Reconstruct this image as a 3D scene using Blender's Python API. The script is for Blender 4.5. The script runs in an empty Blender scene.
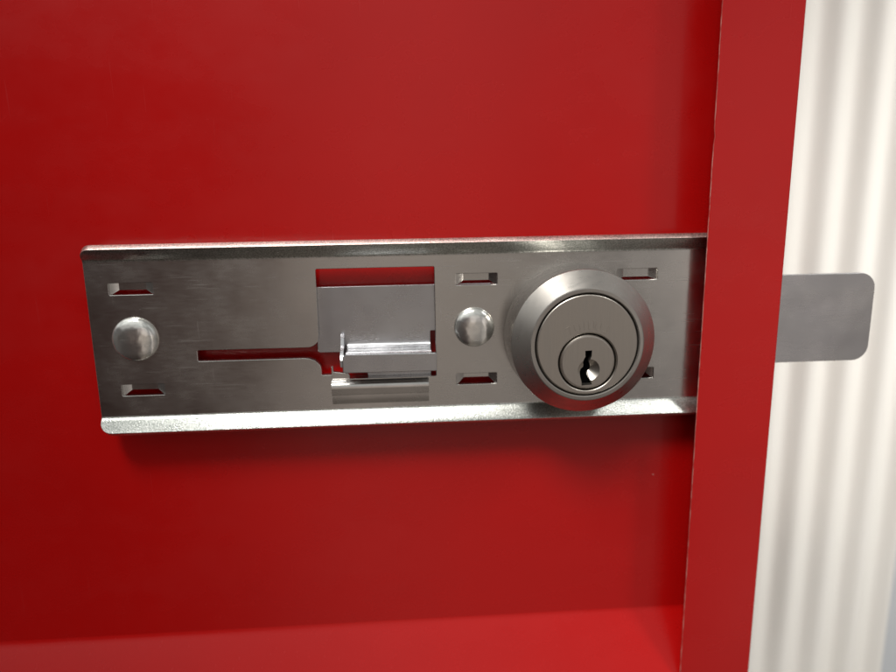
import bpy, bmesh, math, random
from mathutils import Matrix, Vector
random.seed(7)
C = bpy.context.scene
MM = 0.001                                   # everything below is measured in millimetres

# ------------------------------------------------------------------ camera
cam_d = bpy.data.cameras.new('camera')
cam = bpy.data.objects.new('camera', cam_d); C.collection.objects.link(cam)
yaw, pitch, roll = 0.06408, 0.21384, -0.015566
cy, sy, cp, sp = math.cos(yaw), math.sin(yaw), math.cos(pitch), math.sin(pitch)
fw = Vector((sy*cp, cy*cp, -sp)); r0 = Vector((cy, -sy, 0)); u0 = r0.cross(fw)
r1 = r0*math.cos(roll) + u0*math.sin(roll); u1 = u0*math.cos(roll) - r0*math.sin(roll)
M = Matrix((r1, u1, -fw)).transposed().to_4x4()
M.translation = Vector((-2.528, -193.54, 62.29))*MM
cam.matrix_world = M
cam_d.sensor_width = 36; cam_d.lens = 28.125
cam_d.clip_start = 0.005; cam_d.clip_end = 50
cam_d.dof.use_dof = True; cam_d.dof.focus_distance = 0.188; cam_d.dof.aperture_fstop = 7.5
C.camera = cam

# ------------------------------------------------------------------ world: a plain bright-ceilinged interior
W = bpy.data.worlds.new('World'); C.world = W; W.use_nodes = True
nt = W.node_tree; nt.nodes.clear()
def N(t, nt=nt, **k):
    n = nt.nodes.new(t)
    for a, v in k.items(): setattr(n, a, v)
    return n
def math_n(nt, op, a, b=None, clamp=False):
    n = nt.nodes.new('ShaderNodeMath'); n.operation = op; n.use_clamp = clamp
    for i, v in enumerate((a, b)):
        if v is None: continue
        if isinstance(v, (int, float)): n.inputs[i].default_value = v
        else: nt.links.new(v, n.inputs[i])
    return n.outputs[0]
tc = N('ShaderNodeTexCoord'); sx = N('ShaderNodeSeparateXYZ'); nt.links.new(tc.outputs['Generated'], sx.inputs[0])
def ramp(nt, src, stops, interp='EASE'):
    r = nt.nodes.new('ShaderNodeValToRGB'); r.color_ramp.interpolation = interp
    e = r.color_ramp.elements
    while len(e) > 1: e.remove(e[-1])
    e[0].position = stops[0][0]; e[0].color = (*stops[0][1], 1)
    for p, c in stops[1:]:
        q = e.new(p); q.color = (*c, 1)
    nt.links.new(src, r.inputs[0]); return r.outputs[0]
zf = math_n(nt, 'MULTIPLY_ADD', sx.outputs[2], 0.5); zf.node.inputs[2].default_value = 0.5
xf = math_n(nt, 'MULTIPLY_ADD', sx.outputs[0], 0.5); xf.node.inputs[2].default_value = 0.5
up = ramp(nt, zf, [(0.0, (.10, .09, .08)), (.32, (.21, .195, .185)), (.48, (.27, .25, .23)), (.535, (.34, .32, .31)), (.585, (.20, .19, .20)), (.635, (.52, .51, .50)), (.74, (.80, .82, .80)), (1, (.95, .97, .95))])
side = ramp(nt, xf, [(0.0, (.4, .4, .4)), (.22, (.16, .13, .13)), (.31, (.14, .085, .08)), (.39, (.34, .25, .23)), (.46, (1.9, 1.76, 1.66)), (.56, (1.85, 1.75, 1.65)), (.61, (1.5, 1.45, 1.38)), (.65, (.72, .72, .73)), (.685, (.60, .62, .64)), (.71, (3.6, 3.5, 3.45)), (.735, (3.4, 3.3, 3.25)), (.765, (1.5, 1.42, 1.37)), (.88, (1.0, .97, .95)), (1, (.8, .8, .8))])
# the darker figure-sized patch only counts near eye level, not on the ceiling
lowm = ramp(nt, zf, [(0.56, (1, 1, 1)), (.70, (0, 0, 0))])
mx = N('ShaderNodeMix', data_type='RGBA'); nt.links.new(lowm, mx.inputs[0]); nt.links.new(ramp(nt, xf, [(0, (1, 1, 1)), (.50, (1, 1, 1)), (.545, (.42, .42, .42)), (.60, (.5, .5, .5)), (.70, (.38, .38, .38)), (1, (.8, .8, .8))]), mx.inputs[6]); nt.links.new(side, mx.inputs[7])
mul = N('ShaderNodeMix', data_type='RGBA', blend_type='MULTIPLY'); mul.inputs[0].default_value = 1
nt.links.new(up, mul.inputs[6]); nt.links.new(mx.outputs[2], mul.inputs[7])
vn = N('ShaderNodeTexNoise'); vn.inputs['Scale'].default_value = 3.2; vn.inputs['Detail'].default_value = 2.5; nt.links.new(tc.outputs['Generated'], vn.inputs['Vector'])
vr = N('ShaderNodeMapRange'); nt.links.new(vn.outputs['Fac'], vr.inputs[0])
for i_, q_ in enumerate((.32, .68, .50, 1.45)): vr.inputs[i_+1].default_value = q_
mul2 = N('ShaderNodeMix', data_type='RGBA', blend_type='MULTIPLY'); mul2.inputs[0].default_value = 1
nt.links.new(mul.outputs[2], mul2.inputs[6]); nt.links.new(vr.outputs[0], mul2.inputs[7])
bg = N('ShaderNodeBackground'); bg.inputs[1].default_value = 0.85; nt.links.new(mul2.outputs[2], bg.inputs[0])
wo = N('ShaderNodeOutputWorld'); nt.links.new(bg.outputs[0], wo.inputs[0])

# ------------------------------------------------------------------ lamps
def area(name, loc, aim, size, sizey, power, col):
    d = bpy.data.lights.new(name, 'AREA'); d.shape = 'RECTANGLE'; d.size = size; d.size_y = sizey
    d.energy = power; d.color = col
    o = bpy.data.objects.new(name, d); C.collection.objects.link(o)
    o.location = loc; o.rotation_euler = (Vector(aim) - Vector(loc)).to_track_quat('-Z', 'Y').to_euler()
    return o
k_ = area('ceiling_lamp', (-0.17, -0.36, 0.62), (.03, 0, .02), 0.27, 0.20, 0.215, (1, .97, .92)); k_.data.spread = math.radians(31)
k_ = area('rib_fill_light', (0.46, -0.26, 0.46), (.23, .1, 0.0), 0.14, 0.14, 0.26, (1, .985, .95)); k_.data.spread = math.radians(40)  # added unseen light, narrowed to brighten the ribbed panel

C.view_settings.view_transform = 'Standard'; C.view_settings.look = 'None'
C.view_settings.exposure = 0; C.view_settings.gamma = 1

# ------------------------------------------------------------------ materials
def new_mat(name):
    m = bpy.data.materials.new(name); m.use_nodes = True
    t = m.node_tree; b = t.nodes['Principled BSDF']
    tcn = t.nodes.new('ShaderNodeTexCoord')
    return m, t, b, tcn.outputs['Object']
def noise(t, co, scale, detail=3, stretch=(1, 1, 1), rough=.5):
    mp = t.nodes.new('ShaderNodeMapping'); mp.inputs['Scale'].default_value = stretch
    t.links.new(co, mp.inputs[0])
    n = t.nodes.new('ShaderNodeTexNoise'); n.inputs['Scale'].default_value = scale
    n.inputs['Detail'].default_value = detail; n.inputs['Roughness'].default_value = rough
    t.links.new(mp.outputs[0], n.inputs['Vector']); return n.outputs['Fac']
def maprange(t, v, a, b, c, d):
    n = t.nodes.new('ShaderNodeMapRange'); t.links.new(v, n.inputs[0])
    for i, q in enumerate((a, b, c, d)): n.inputs[i+1].default_value = q
    return n.outputs[0]
def bump(t, b, h, strength, dist, prev=None):
    n = t.nodes.new('ShaderNodeBump'); n.inputs['Strength'].default_value = strength
    n.inputs['Distance'].default_value = dist; t.links.new(h, n.inputs['Height'])
    if prev is not None: t.links.new(prev, n.inputs['Normal'])
    t.links.new(n.outputs[0], b.inputs['Normal']); return n.outputs[0]
def mixcol(t, f, a, b):
    n = t.nodes.new('ShaderNodeMix'); n.data_type = 'RGBA'; t.links.new(f, n.inputs[0])
    n.inputs[6].default_value = (*a, 1); n.inputs[7].default_value = (*b, 1); return n.outputs[2]

def red_paint(name, base, rough=.24):
    m, t, b, co = new_mat(name)
    big = noise(t, co, 22, 4)
    t.links.new(mixcol(t, maprange(t, big, .3, .7, 0, 1), base, tuple(c*1.08 for c in base)), b.inputs['Base Color'])
    fine = noise(t, co, 160, 4)
    t.links.new(math_n(t, 'ADD', maprange(t, fine, .25, .75, rough-.02, rough+.03), math_n(t, 'ADD', maprange(t, noise(t, co, 14, 5, (1, 1, 2.2), .6), .45, .7, 0, .12), maprange(t, noise(t, co, 900, 1, (1, 1, .04)), .72, .78, 0, .10))), b.inputs['Roughness'])
    b.inputs['IOR'].default_value = 1.5
    vo = t.nodes.new('ShaderNodeTexVoronoi'); vo.inputs['Scale'].default_value = 95; t.links.new(co, vo.inputs['Vector'])
    sp = t.nodes.new('ShaderNodeSeparateColor'); t.links.new(vo.outputs['Color'], sp.inputs[0])
    pick = math_n(t, 'GREATER_THAN', sp.outputs[0], .90)
    size = math_n(t, 'LESS_THAN', vo.outputs['Distance'], math_n(t, 'MULTIPLY', sp.outputs[1], .028))
    dust = math_n(t, 'MULTIPLY', math_n(t, 'MULTIPLY', pick, size), .55)
    n = t.nodes.new('ShaderNodeMix'); n.data_type = 'RGBA'; t.links.new(dust, n.inputs[0])
    t.links.new(b.inputs['Base Color'].links[0].from_socket, n.inputs[6]); n.inputs[7].default_value = (.75, .45, .40, 1)
    t.links.new(n.outputs[2], b.inputs['Base Color'])
    p = bump(t, b, noise(t, co, 650, 3), .10, .0001)      # orange peel
    bump(t, b, noise(t, co, 2600, 2), .12, .00003, p)
    return m
RED = red_paint('red_paint', (.44, .0030, .0028))
m, t, b, co = new_mat('worn_edge_caught_light')  # paler colour holds both wear and the light this edge catches
e = noise(t, co, 300, 5)
t.links.new(mixcol(t, maprange(t, e, .4, .62, 0, 1), (.50, .085, .075), (.62, .30, .26)), b.inputs['Base Color'])
b.inputs['Roughness'].default_value = .5
EDGE = m

def zinc(name, base, dark, rough, spangle=.0, grain=.15, wave=.0004, wsc=30):
    m, t, b, co = new_mat(name)
    b.inputs['Metallic'].default_value = 1
    sm = noise(t, co, 38, 5, (1, 1, 1.6), .6)
    t.links.new(mixcol(t, maprange(t, sm, .2, .8, 0, 1), base, dark), b.inputs['Base Color'])
    sc = noise(t, co, 1500, 3, (.2, 1, 1))
    sm2 = noise(t, co, 90, 4, (1, 1, 1))
    ad = math_n(t, 'ADD', maprange(t, sc, .3, .7, -.02, .02), maprange(t, sm2, .3, .7, rough-.04, rough+.06))
    scr = noise(t, co, 2100, 1, (.035, .3, 1)); scr2 = noise(t, co, 1500, 1, (1, .3, .06))
    s1 = maprange(t, scr, .70, .76, 0, .08); s2 = maprange(t, scr2, .74, .80, 0, .06)
    ad = math_n(t, 'ADD', ad, math_n(t, 'ADD', s1, s2))
    t.links.new(ad, b.inputs['Roughness'])
    p = bump(t, b, noise(t, co, wsc, 2), .5, wave)
    p = bump(t, b, sc, grain, .00002, p)
    if spangle:
        g2 = noise(t, co, 2600, 2)
        bump(t, b, g2, spangle, .00012, p)
        old = b.inputs['Base Color'].links[0].from_socket
        n = t.nodes.new('ShaderNodeMix'); n.data_type = 'RGBA'; n.blend_type = 'MULTIPLY'; n.inputs[0].default_value = 1
        t.links.new(old, n.inputs[6]); t.links.new(mixcol(t, maprange(t, g2, .40, .60, 0, 1), (.62, .64, .62), (1, 1, 1)), n.inputs[7])
        t.links.new(n.outputs[2], b.inputs['Base Color'])
    return m
ZINC = zinc('zinc_plated_steel', (.67, .655, .63), (.57, .555, .535), .23)
# on the bent rims the plating is grainier
SPANGLE = zinc('grainy_zinc', (.74, .75, .72), (.60, .61, .58), .30, .55)
CUT = zinc('cut_edge_painted_reflection', (.86, .66, .62), (.66, .46, .43), .38, .8)  # pink in the base colour stands for the red panel's reflection
BOLT = zinc('zinc_bolt', (.60, .605, .61), (.48, .48, .51), .27, wave=.0011, wsc=48)
RIVET = zinc('rivet_zinc', (.94, .94, .90), (.84, .83, .79), .20)
RIVET.node_tree.nodes['Principled BSDF'].inputs['Metallic'].default_value = .95
# the zinc on the rivet heads is dimpled
t = RIVET.node_tree; b = t.nodes['Principled BSDF']
co = [n for n in t.nodes if n.type == 'TEX_COORD'][0].outputs['Object']
bump(t, b, noise(t, co, 210, 2), .45, .0006)

def brushed(name, base, rough, stretch, radial=False):
    m, t, b, co = new_mat(name)
    b.inputs['Metallic'].default_value = 1
    g = noise(t, co, 900, 4, stretch)
    t.links.new(mixcol(t, maprange(t, g, .3, .7, 0, 1), base, tuple(c*.86 for c in base)), b.inputs['Base Color'])
    t.links.new(maprange(t, g, .3, .7, rough-.05, rough+.06), b.inputs['Roughness'])
    if radial:
        b.inputs['Anisotropic'].default_value = .55
        tg = t.nodes.new('ShaderNodeTangent'); tg.direction_type = 'RADIAL'; tg.axis = 'Y'
        t.links.new(tg.outputs[0], b.inputs['Tangent'])
    bump(t, b, g, .22, .00003)
    return m
FACE = brushed('satin_nickel_face', (.56, .52, .47), .34, (1, 1, .07))
COLLAR = brushed('satin_nickel_collar', (.44, .415, .385), .30, (.35, 1, .35), True)
COLLAR.node_tree.nodes['Principled BSDF'].inputs['Metallic'].default_value = .9
m, t, b, co = new_mat('dark_recess_shade'); b.inputs['Base Color'].default_value = (.003, .003, .003, 1); b.inputs['Roughness'].default_value = 1; b.inputs['Specular IOR Level'].default_value = 0  # near-black colour stands for shade inside the lock's openings
DARK = m
m, t, b, co = new_mat('cream_ribbed_panel')
n1 = noise(t, co, 25, 4)
t.links.new(mixcol(t, n1, (.86, .84, .80), (.84, .81, .755)), b.inputs['Base Color']); b.inputs['Roughness'].default_value = .85; b.inputs['Specular IOR Level'].default_value = .25
CREAM = m
m, t, b, co = new_mat('pale_wall'); n1 = noise(t, co, 20, 4)
t.links.new(mixcol(t, n1, (.66, .68, .70), (.60, .62, .65)), b.inputs['Base Color']); b.inputs['Roughness'].default_value = .8
WALLM = m

# ------------------------------------------------------------------ helpers
def empty(name, label, cat, loc):
    o = bpy.data.objects.new(name, None); C.collection.objects.link(o)
    o.location = Vector(loc)*MM; o.empty_display_size = .01
    o['label'] = label; o['category'] = cat; return o
def link_mesh(name, me, mats, parent=None):
    """vertices are world millimetres; they become metres relative to the parent thing"""
    root = parent
    off = Vector((0, 0, 0))
    while root is not None:
        off += root.location; root = root.parent
    me.transform(Matrix.Scale(MM, 4)); me.transform(Matrix.Translation(-off))
    me.name = name
    o = bpy.data.objects.new(name, me); C.collection.objects.link(o)
    if parent is not None: o.parent = parent
    me.materials.clear()
    for mm_ in (mats if isinstance(mats, (list, tuple)) else [mats]): me.materials.append(mm_)
    return o
def shade(me, ang=32):
    for p in me.polygons: p.use_smooth = True
    me.set_sharp_from_angle(angle=math.radians(ang))
    for p in me.polygons:                       # large flat faces stay flat
        if max(abs(c) for c in p.normal) > .99999: p.use_smooth = False
def curve_plate(loops, y0, y1, bev=.12):
    """flat plate in the XZ plane with holes, front at y0, back at y1, softly bevelled edges"""
    cu = bpy.data.curves.new('c', 'CURVE'); cu.dimensions = '2D'; cu.fill_mode = 'BOTH'
    for lp in loops:
        s = cu.splines.new('POLY'); s.points.add(len(lp)-1); s.use_cyclic_u = True
        for p, q in zip(s.points, lp): p.co = (q[0], q[1], 0, 1)
    th = (y1-y0)/2
    cu.extrude = th-bev; cu.bevel_depth = bev; cu.offset = -bev; cu.bevel_resolution = 1
    o = bpy.data.objects.new('c', cu); C.collection.objects.link(o)
    dg = bpy.context.evaluated_depsgraph_get(); dg.update()
    me = bpy.data.meshes.new_from_object(o.evaluated_get(dg))
    bpy.data.objects.remove(o); bpy.data.curves.remove(cu)
    # curve XY -> world XZ
    me.transform(Matrix(((1, 0, 0, 0), (0, 0, -1, (y0+y1)/2), (0, 1, 0, 0), (0, 0, 0, 1))))
    bm = bmesh.new(); bm.from_mesh(me); bmesh.ops.remove_doubles(bm, verts=bm.verts, dist=1e-4)
    bmesh.ops.recalc_face_normals(bm, faces=bm.faces); bm.to_mesh(me); bm.free()
    return me
def rnd(pts, seg=6):
    """polygon [(x,z,r)] -> rounded loop"""
    out = []; n = len(pts)
    for i, (x, z, r) in enumerate(pts):
        P = Vector((x, z)); A = Vector(pts[i-1][:2]); B = Vector(pts[(i+1) % n][:2])
        if r <= 0: out.append((x, z)); continue
        a = (A-P).normalized(); b_ = (B-P).normalized()
        th = a.angle(b_); d = r/math.tan(th/2)
        s = P+a*d; e_ = P+b_*d; c = P+(a+b_).normalized()*(r/math.sin(th/2))
        v0 = s-c; v1 = e_-c; ang = v0.angle_signed(v1)
        for k in range(seg+1):
            q = v0.copy(); q.rotate(Matrix.Rotation(-ang*k/seg, 2)) ; out.append((c.x+q.x, c.y+q.y))
    return out
def prism_x(profile, x0, x1, bev=.15):
    """closed (y,z) profile extruded along X"""
    bm = bmesh.new()
    a = [bm.verts.new((x0, y, z)) for y, z in profile]; b_ = [bm.verts.new((x1, y, z)) for y, z in profile]
    bm.faces.new(a); bm.faces.new(b_[::-1]); n = len(a)
    for i in range(n): bm.faces.new((a[i-1], b_[i-1], b_[i], a[i]))
    bmesh.ops.recalc_face_normals(bm, faces=bm.faces)
    if bev:
        ed = [e for e in bm.edges if len(e.link_faces) == 2 and e.calc_face_angle(0) > .6]
        bmesh.ops.bevel(bm, geom=ed, offset=bev, segments=2, affect='EDGES', clamp_overlap=True)
    me = bpy.data.meshes.new('p'); bm.to_mesh(me); bm.free(); shade(me); return me
def box(x0, x1, y0, y1, z0, z1, bev=.3):
    return prism_x([(y0, z0), (y1, z0), (y1, z1), (y0, z1)], x0, x1, bev)
def lathe(prof, cx, cz, seg=160, closed=True, ang=28):
    """profile [(r, y)] turned about the Y axis through (cx, cz)"""
    bm = bmesh.new(); rings = []
    for r, y in prof:
        if r < 1e-6: rings.append([bm.verts.new((cx, y, cz))])
        else: rings.append([bm.verts.new((cx+r*math.cos(2*math.pi*k/seg), y, cz+r*math.sin(2*math.pi*k/seg))) for k in range(seg)])
    m_ = len(rings)
    for i in range(m_ if closed else m_-1):
        A, B = rings[i], rings[(i+1) % m_]
        if len(A) == 1 and len(B) == 1: continue
        for k in range(seg):
            k2 = (k+1) % seg
            if len(A) == 1: bm.faces.new((A[0], B[k], B[k2]))
            elif len(B) == 1: bm.faces.new((A[k], B[0], A[k2]))
            else: bm.faces.new((A[k], B[k], B[k2], A[k2]))
    bmesh.ops.recalc_face_normals(bm, faces=bm.faces)
    me = bpy.data.meshes.new('l'); bm.to_mesh(me); bm.free(); shade(me, ang); return me

# ------------------------------------------------------------------ background
wall = link_mesh('wall', box(-700, 900, 150, 170, -500, 700, 0), WALLM); wall['kind'] = 'structure'
prof = []
X0, X1, P = 93.0, 230.5, 17.3
n = int((X1-X0)/.6)
for i in range(n+1):
    x = X0+(X1-X0)*i/n
    ph = 2*math.pi*(x-179.0)/P
    prof.append((x, 100-1.9*math.cos(ph)))
bm = bmesh.new()
zs = (-260, 260)
fr = [[bm.verts.new((x, y, z)) for x, y in prof] for z in zs]
bk = [[bm.verts.new((x, y+2.0, z)) for x, y in prof] for z in zs]
for i in range(n):
    bm.faces.new((fr[0][i], fr[0][i+1], fr[1][i+1], fr[1][i])); bm.faces.new((bk[0][i+1], bk[0][i], bk[1][i], bk[1][i+1]))
    for k in (0, 1): bm.faces.new((fr[k][i], bk[k][i], bk[k][i+1], fr[k][i+1]))
for i in (0, n): bm.faces.new((fr[0][i], fr[1][i], bk[1][i], bk[0][i]))
bmesh.ops.recalc_face_normals(bm, faces=bm.faces)
me = bpy.data.meshes.new('r'); bm.to_mesh(me); bm.free(); shade(me, 50)
rp = link_mesh('ribbed_panel', me, CREAM)
rp['label'] = 'cream ribbed panel with vertical flutes standing behind the red door edge'; rp['category'] = 'panel'

# ------------------------------------------------------------------ red cabinet door (a folded steel pan)
door = empty('cabinet_door', 'glossy red painted steel door with a folded edge around its recessed panel', 'door', (0, 5.5, -95.4))
ZT = 175
link_mesh('back_panel', box(-190, 101.2, 5.5, 6.6, -75.2, ZT, 0), RED, door)
# sloping bottom of the pan, with a soft inside bend
me = prism_x([(-4.6, -92.0), (4.6, -75.0), (5.1, -74.1), (5.35, -73.5), (5.48, -72.9), (6.5, -75.6), (-3.0, -92.3), (-4.4, -92.3)], -190, 102.6, 0)
link_mesh('bottom_flange', me, RED, door)
# side wall with the opening the bolt runs through
me = curve_plate([[(-4.7, -95.3), (6.6, -95.3), (6.6, ZT), (-4.7, ZT)], [(1.2, 8.0), (4.4, 8.0), (4.4, 35.8), (1.2, 35.8)]], 0, 1.1, .05)
me.transform(Matrix(((0, -1, 0, 103.74), (1, 0, 0, 0), (0, 0, 1, 0), (0, 0, 0, 1))))   # (x,y,z)->(95.56-y, x, z)
bm = bmesh.new(); bm.from_mesh(me); bmesh.ops.recalc_face_normals(bm, faces=bm.faces); bm.to_mesh(me); bm.free()
link_mesh('side_wall', me, RED, door)
# front lip folded in from the side wall; the sheared edge has worn paint and painted-in light
bm = bmesh.new()
nz = 120; random.seed(3)
sec = [(103.75, -4.5), (103.76, -4.8), (103.60, -5.25), (103.25, -5.48), (81.58, -5.5), (81.45, -5.45), (81.40, -5.35), (81.40, -4.9), (81.48, -4.7), (81.68, -4.6), (102.5, -4.6)]
rings = []
for i in range(nz+1):
    z = -95.4+(ZT+95.4)*i/nz; w = random.uniform(-.035, .035)
    if abs(z-74.5) < 1.1: w = .28
    rings.append([bm.verts.new((x+(w if x < 82 else 0), y, z)) for x, y in sec])
for i in range(nz):
    A, B = rings[i], rings[i+1]
    for k in range(len(sec)):
        k2 = (k+1) % len(sec); f_ = bm.faces.new((A[k], A[k2], B[k2], B[k]))
        f_.material_index = 1 if k in (5, 6, 7) else 0
bm.faces.new(rings[0]); bm.faces.new(rings[-1][::-1])
bmesh.ops.recalc_face_normals(bm, faces=bm.faces)
me = bpy.data.meshes.new('lip'); bm.to_mesh(me); bm.free(); shade(me, 35)
mi = [p.material_index for p in me.polygons]
lip = link_mesh('front_lip', me, [RED, EDGE], door)
for p, q in zip(me.polygons, mi): p.material_index = q

# ------------------------------------------------------------------ latch
latch = empty('slide_bolt', 'long zinc slide bolt plate on the red panel, its tongue poking past the edge', 'latch', (0, 5.5, 0))
T = 1.9; FA = math.radians(40); LT, LB, RB = 4.7, 5.3, 1.3; H = 43.0
XR = 102.4
outer = rnd([(-88.0, -LB, 3.6), (XR, -LB, 0), (XR, H+LT, 0), (-88.0, H+LT, 3.2)], 8)
# densify so that the rim can be bent
win = rnd([(-60, 15.05, .3), (-30.2, 15.0, 0), (-26.1, 11.9, 0), (-26.1, 9.9, .3), (-23.3, 9.9, 0), (-23.3, 8.6, 0), (6.3, 8.6, .3), (6.3, 40.0, .4), (-26.3, 40.0, .4), (-26.4, 18.0, 3.2), (-60, 18.1, .3)], 6)
# fillet of the lower step
q = [p for p in win]; k = q.index((-30.2, 15.0)); q[k:k+2] = [(-30.6, 15.0), (-29.2, 14.8), (-27.8, 14.2), (-26.8, 13.3), (-26.3, 12.6), (-26.1, 11.5)]
win = q
slots = [(-76.1, 35.8), (-75.7, 7.3), (18.1, 36.2), (17.95, 7.4), (63.9, 36.5), (64.1, 7.5)]
SW, SH = 11.6, 3.2
loops = [outer, win]
for cx, cz in slots:
    loops.append(rnd([(cx-SW/2, cz-SH/2, .25), (cx+SW/2, cz-SH/2, .25), (cx+SW/2, cz+SH/2, .25), (cx-SW/2, cz+SH/2, .25)], 3))
me = curve_plate(loops, 0, T, .16)
bm = bmesh.new(); bm.from_mesh(me)
arc = RB*FA
cuts = [H+arc*i/5 for i in range(6)] + [-arc*i/5 for i in range(6)]
for zc in cuts:
    bmesh.ops.bisect_plane(bm, geom=bm.verts[:]+bm.edges[:]+bm.faces[:], plane_co=(0, 0, zc), plane_no=(0, 0, 1), dist=1e-5)
for v in bm.verts:
    s = v.co.z-H if v.co.z > H else (-v.co.z if v.co.z < 0 else None)
    if s is None: continue
    t_ = v.co.y; a = min(s, arc)/RB; rest = max(0, s-arc)
    # front surface: bends towards the viewer (-y); neutral radius RB
    yy = -RB*(1-math.cos(a)) - rest*math.sin(a) + t_*math.cos(a)
    zz = RB*math.sin(a) + rest*math.cos(a) + t_*math.sin(a)
    v.co.y = yy; v.co.z = H+zz if v.co.z > H else -zz
bm.normal_update()
for f_ in bm.faces:
    c = f_.calc_center_median(); zc = c.z; nn = f_.normal
    rim = zc > H+.25 or zc < -.25
    if rim:
        f_.material_index = 1
        fn = Vector((0, -math.cos(FA), -math.sin(FA) if zc > H else math.sin(FA)))
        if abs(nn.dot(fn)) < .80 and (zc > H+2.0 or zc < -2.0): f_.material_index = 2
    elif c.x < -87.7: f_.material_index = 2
bm.to_mesh(me); bm.free(); shade(me, 30)
mi = [p.material_index for p in me.polygons]
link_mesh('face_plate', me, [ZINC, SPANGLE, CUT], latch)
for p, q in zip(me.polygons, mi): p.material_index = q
# bridges pressed back out of the plate at every small slot
for cx, cz in slots:
    w = SW/2; d = 1.5; th = .5; lo, hi = cz-SH/2+((1.75 if cx > 0 else 1.35) if cz < 20 else (.75 if cx > 50 else 1.15)), cz+SH/2-.05
    st = [(-w-.2, .5), (-w+.5, .7), (-w+2.2, d), (w-2.2, d), (w-.5, .7), (w+.2, .5)]
    bm = bmesh.new(); sec = []
    for dx, y in st:
        l_ = lo if abs(dx) < w-1 else cz-SH/2+.1
        sec.append([bm.verts.new((cx+dx, yy, zz)) for yy, zz in ((y, l_), (y, hi), (y+th, hi), (y+th, l_))])
    for A, B in zip(sec, sec[1:]):
        for k in range(4): bm.faces.new((A[k-1], A[k], B[k], B[k-1]))
    bm.faces.new(sec[0]); bm.faces.new(sec[-1][::-1])
    bmesh.ops.recalc_face_normals(bm, faces=bm.faces)
    me = bpy.data.meshes.new('b'); bm.to_mesh(me); bm.free(); shade(me, 25)
    link_mesh('pressed_bridge', me, ZINC, latch)
# domed rivets
for cx, cz, r in ((-76.3, 21.85, 6.15), (17.35, 22.6, 5.65)):
    h = 2.35; pr = [(0, -h)]
    for i in range(1, 15):
        a = i/14*math.pi/2; pr.append((r*math.sin(a)**.92, -.35-(h-.35)*math.cos(a)**.9))
    pr += [(r*.99, -.1), (r*.96, .02), (2.6, .02), (2.6, 5.45), (0, 5.45)]
    link_mesh('rivet', lathe(pr, cx, cz, 72, False), RIVET, latch)
# folded keeper below the window
pr = [(-.02, 1.25), (-.45, 1.25), (-.55, 1.4), (-.95, 4.0), (-1.3, 4.25), (-1.75, 6.1)]
for i in range(9):
    a = i/8*math.pi/2; pr.append((-1.75+2.1*(1-math.cos(a)), 6.2+2.1*math.sin(a)))
pr += [(5.0, 8.3), (5.0, 7.2), (.9, 7.2), (.3, 6.6), (-.02, 6.2)]
link_mesh('keeper_tab', prism_x(pr, -23.4, 4.1, .12), ZINC, latch)
link_mesh('keeper_ear', curve_plate([rnd([(-23.4, 8.0, 0), (-18.2, 8.0, 0), (-18.4, 10.0, .7), (-21.4, 10.4, .8), (-22.8, 10.6, .4), (-22.9, 12.0, .15), (-23.4, 12.2, .15)], 4)], .3, 1.7, .12), ZINC, latch)
# the sliding bar: seen through the window, and again beyond the door edge
bar = [(-27.1, 16.0, .8), (-20.3, 15.9, 0), (-20.3, 14.6, 0), (-14.5, 14.6, 0), (-13.0, 7.8, 0), (4.95, 7.8, 0), (4.95, 21.5, .3), (8.5, 21.5, 0), (8.5, 8.7, .5), (136.2, 8.65, 4.6), (136.2, 35.0, 4.6), (-27.1, 34.7, .8)]
me = curve_plate([rnd(bar, 8)], 2.05, 3.65, .12); shade(me)
bolt = link_mesh('bolt_bar', me, BOLT, latch)
# thumb tab: shelf out of the bar, then a lip turned down
pr = [(2.02+1.5*(math.cos(a)-1), 18.95-1.6*math.sin(a)) for a in [math.pi/2*i/6 for i in range(0, 7)]] + [(-4.2, 17.35), (-5.2, 17.05), (-5.9, 16.4), (-6.1, 15.6), (-6.1, 11.9), (-4.9, 11.9), (-4.8, 15.2), (-4.2, 15.8), (2.4, 15.8), (2.4, 18.95)]
tab = link_mesh('thumb_tab', prism_x(pr, -18.7, 4.9, .22), BOLT, bolt)
me = curve_plate([rnd([(-19.6, 11.9, .6), (6.3, 11.75, .5), (6.3, 16.9, .5), (-18.6, 17.2, .2), (-19.6, 16.2, .2)], 4)], -6.35, -5.15, .22); shade(me)
link_mesh('tab_lip', me, BOLT, tab)
me = prism_x([(2.3, 21.6), (.9, 21.6), (-.5, 20.6), (-1.3, 18.6), (-4.6, 16.9), (-5.6, 15.5), (-5.4, 13.4), (-4.2, 13.0), (2.3, 13.0)], -20.3, -19.35, .12)
link_mesh('tab_ear', me, BOLT, tab)

# ------------------------------------------------------------------ key cylinder
LX, LZ = 46.0, 19.85
lock = empty('key_cylinder', 'round satin nickel lock cylinder with a keyhole, at the right end of the plate', 'lock', (LX, 0, LZ))
pr = [(20.1, -.01), (20.15, -.4), (19.75, -10.75), (19.68, -10.95), (19.54, -11.08), (15.55, -14.85), (15.35, -15.05), (15.1, -15.15), (14.3, -15.2), (14.1, -15.1), (14.0, -14.9), (14.0, -12.0), (12.0, -11.5), (12.0, -.01)]
link_mesh('collar', lathe(pr, LX, LZ, 200, True, 11), COLLAR, lock)
PX, PZ = 46.2, 15.2
def circ(cx, cz, r, n=120): return [(cx+r*math.cos(2*math.pi*k/n), cz+r*math.sin(2*math.pi*k/n)) for k in range(n)]
def disc(loops, y0, y1, bev):
    me = curve_plate(loops, y0, y1, bev); shade(me, 50); return me
link_mesh('cylinder_face', disc([circ(LX, LZ, 13.65), circ(PX, PZ, 7.85)], -15.15, -11.0, .38), FACE, lock)
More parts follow.
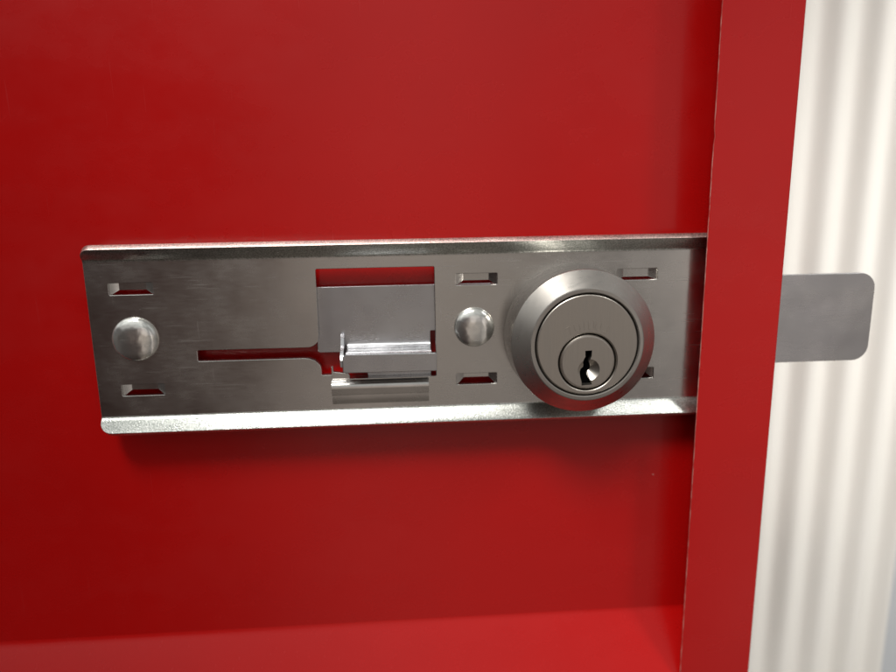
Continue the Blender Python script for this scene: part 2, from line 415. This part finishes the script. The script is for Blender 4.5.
link_mesh('gap_backing', lathe([(14.6, -11.4), (14.6, -10.4), (0, -10.4), (0, -11.4)], LX, LZ, 90, False), DARK, lock)
# plug: turned disc, dished and slotted by cutting
plug = link_mesh('plug', lathe([(0, -15.2), (6.85, -15.2), (7.2, -15.1), (7.42, -14.85), (7.5, -14.5), (7.5, -11.45), (0, -11.45)], PX, PZ, 120, False), FACE, lock)
k = 1/22.9
key = [(244, 368), (286, 366), (285, 402), (275, 425), (272, 440), (285, 470), (286, 490), (264, 512), (262, 525), (285, 560), (292, 583), (226, 587), (226, 565), (216, 530), (215, 500), (222, 485), (240, 475), (240, 460), (233, 440), (235, 425), (246, 405)]
key = [(PX+(x-261)*k, PZ-(y-440)*k) for x, y in key]
def cutter(me):
    o = bpy.data.objects.new('cut', me); C.collection.objects.link(o); return o
km = curve_plate([key], -18, -12.2, .01)
km.transform(Matrix.Scale(MM, 4)); km.transform(Matrix.Translation(-(lock.location)))
dm = lathe([(0, -12.9), (3.05, -15.25), (3.4, -15.6), (3.4, -17), (0, -17)], PX+.35, PZ-2.15, 64, False)
dm.transform(Matrix.Scale(MM, 4)); dm.transform(Matrix.Translation(-(lock.location)))
for cm in (dm, km):
    for p_ in cm.polygons: p_.use_smooth = False
    c = cutter(cm); c.location = lock.location
    bpy.context.view_layer.update()
    md = plug.modifiers.new('b', 'BOOLEAN'); md.operation = 'DIFFERENCE'; md.solver = 'EXACT'; md.object = c
    dg = bpy.context.evaluated_depsgraph_get(); dg.update()
    nm = bpy.data.meshes.new_from_object(plug.evaluated_get(dg))
    plug.modifiers.clear(); plug.data = nm; bpy.data.objects.remove(c)
plug.data.name = 'plug'; shade(plug.data, 30)
kw = [(PX+(x-PX)*.97, z) for x, z in key]
me = curve_plate([[(PX+(x-PX)*1.02, z) for x, z in key]], -13.0, -12.25, .02)
link_mesh('keyway_shade', me, DARK, plug)  # black insert, painted shade inside the keyhole
# shallow, almost rubbed-out stamping above the plug
bm = bmesh.new()
def stroke(pts, w=.24):
    for (xa, za), (xb, zb) in zip(pts, pts[1:]):
        d = Vector((xb-xa, zb-za)).normalized(); n_ = Vector((-d.y, d.x))*w/2
        top = [bm.verts.new((x, -15.235, z)) for x, z in ((xa+n_.x, za+n_.y), (xb+n_.x, zb+n_.y), (xb-n_.x, zb-n_.y), (xa-n_.x, za-n_.y))]
        bot = [bm.verts.new((v.co.x, -15.12, v.co.z)) for v in top]
        bm.faces.new(top); bm.faces.new(bot[::-1])
        for i in range(4): bm.faces.new((top[i-1], bot[i-1], bot[i], top[i]))
def glyph(ang, pts):
    R_ = 10.3; a = math.radians(ang)
    ox, oz = PX+R_*math.sin(a), PZ-.3+R_*math.cos(a)
    stroke([(ox+x*math.cos(a)+z*math.sin(a), oz-x*math.sin(a)+z*math.cos(a)) for x, z in pts])
U = [(-.7, 1.1), (-.7, -.6), (-.35, -1.1), (.35, -1.1), (.7, -.6), (.7, 1.1)]
I = [(0, 1.1), (0, -1.1)]; J = [(.5, 1.1), (.5, -.6), (.1, -1.1), (-.4, -.8)]; L = [(-.6, 1.0), (.6, 1.0), (-.1, -1.1)]
for a, g in ((-30, L), (-17, U), (-6, I), (4, U), (15, U), (27, J)): glyph(a, g)
bmesh.ops.recalc_face_normals(bm, faces=bm.faces)
me = bpy.data.meshes.new('s'); bm.to_mesh(me); bm.free()
link_mesh('stamped_lettering', me, FACE, lock)
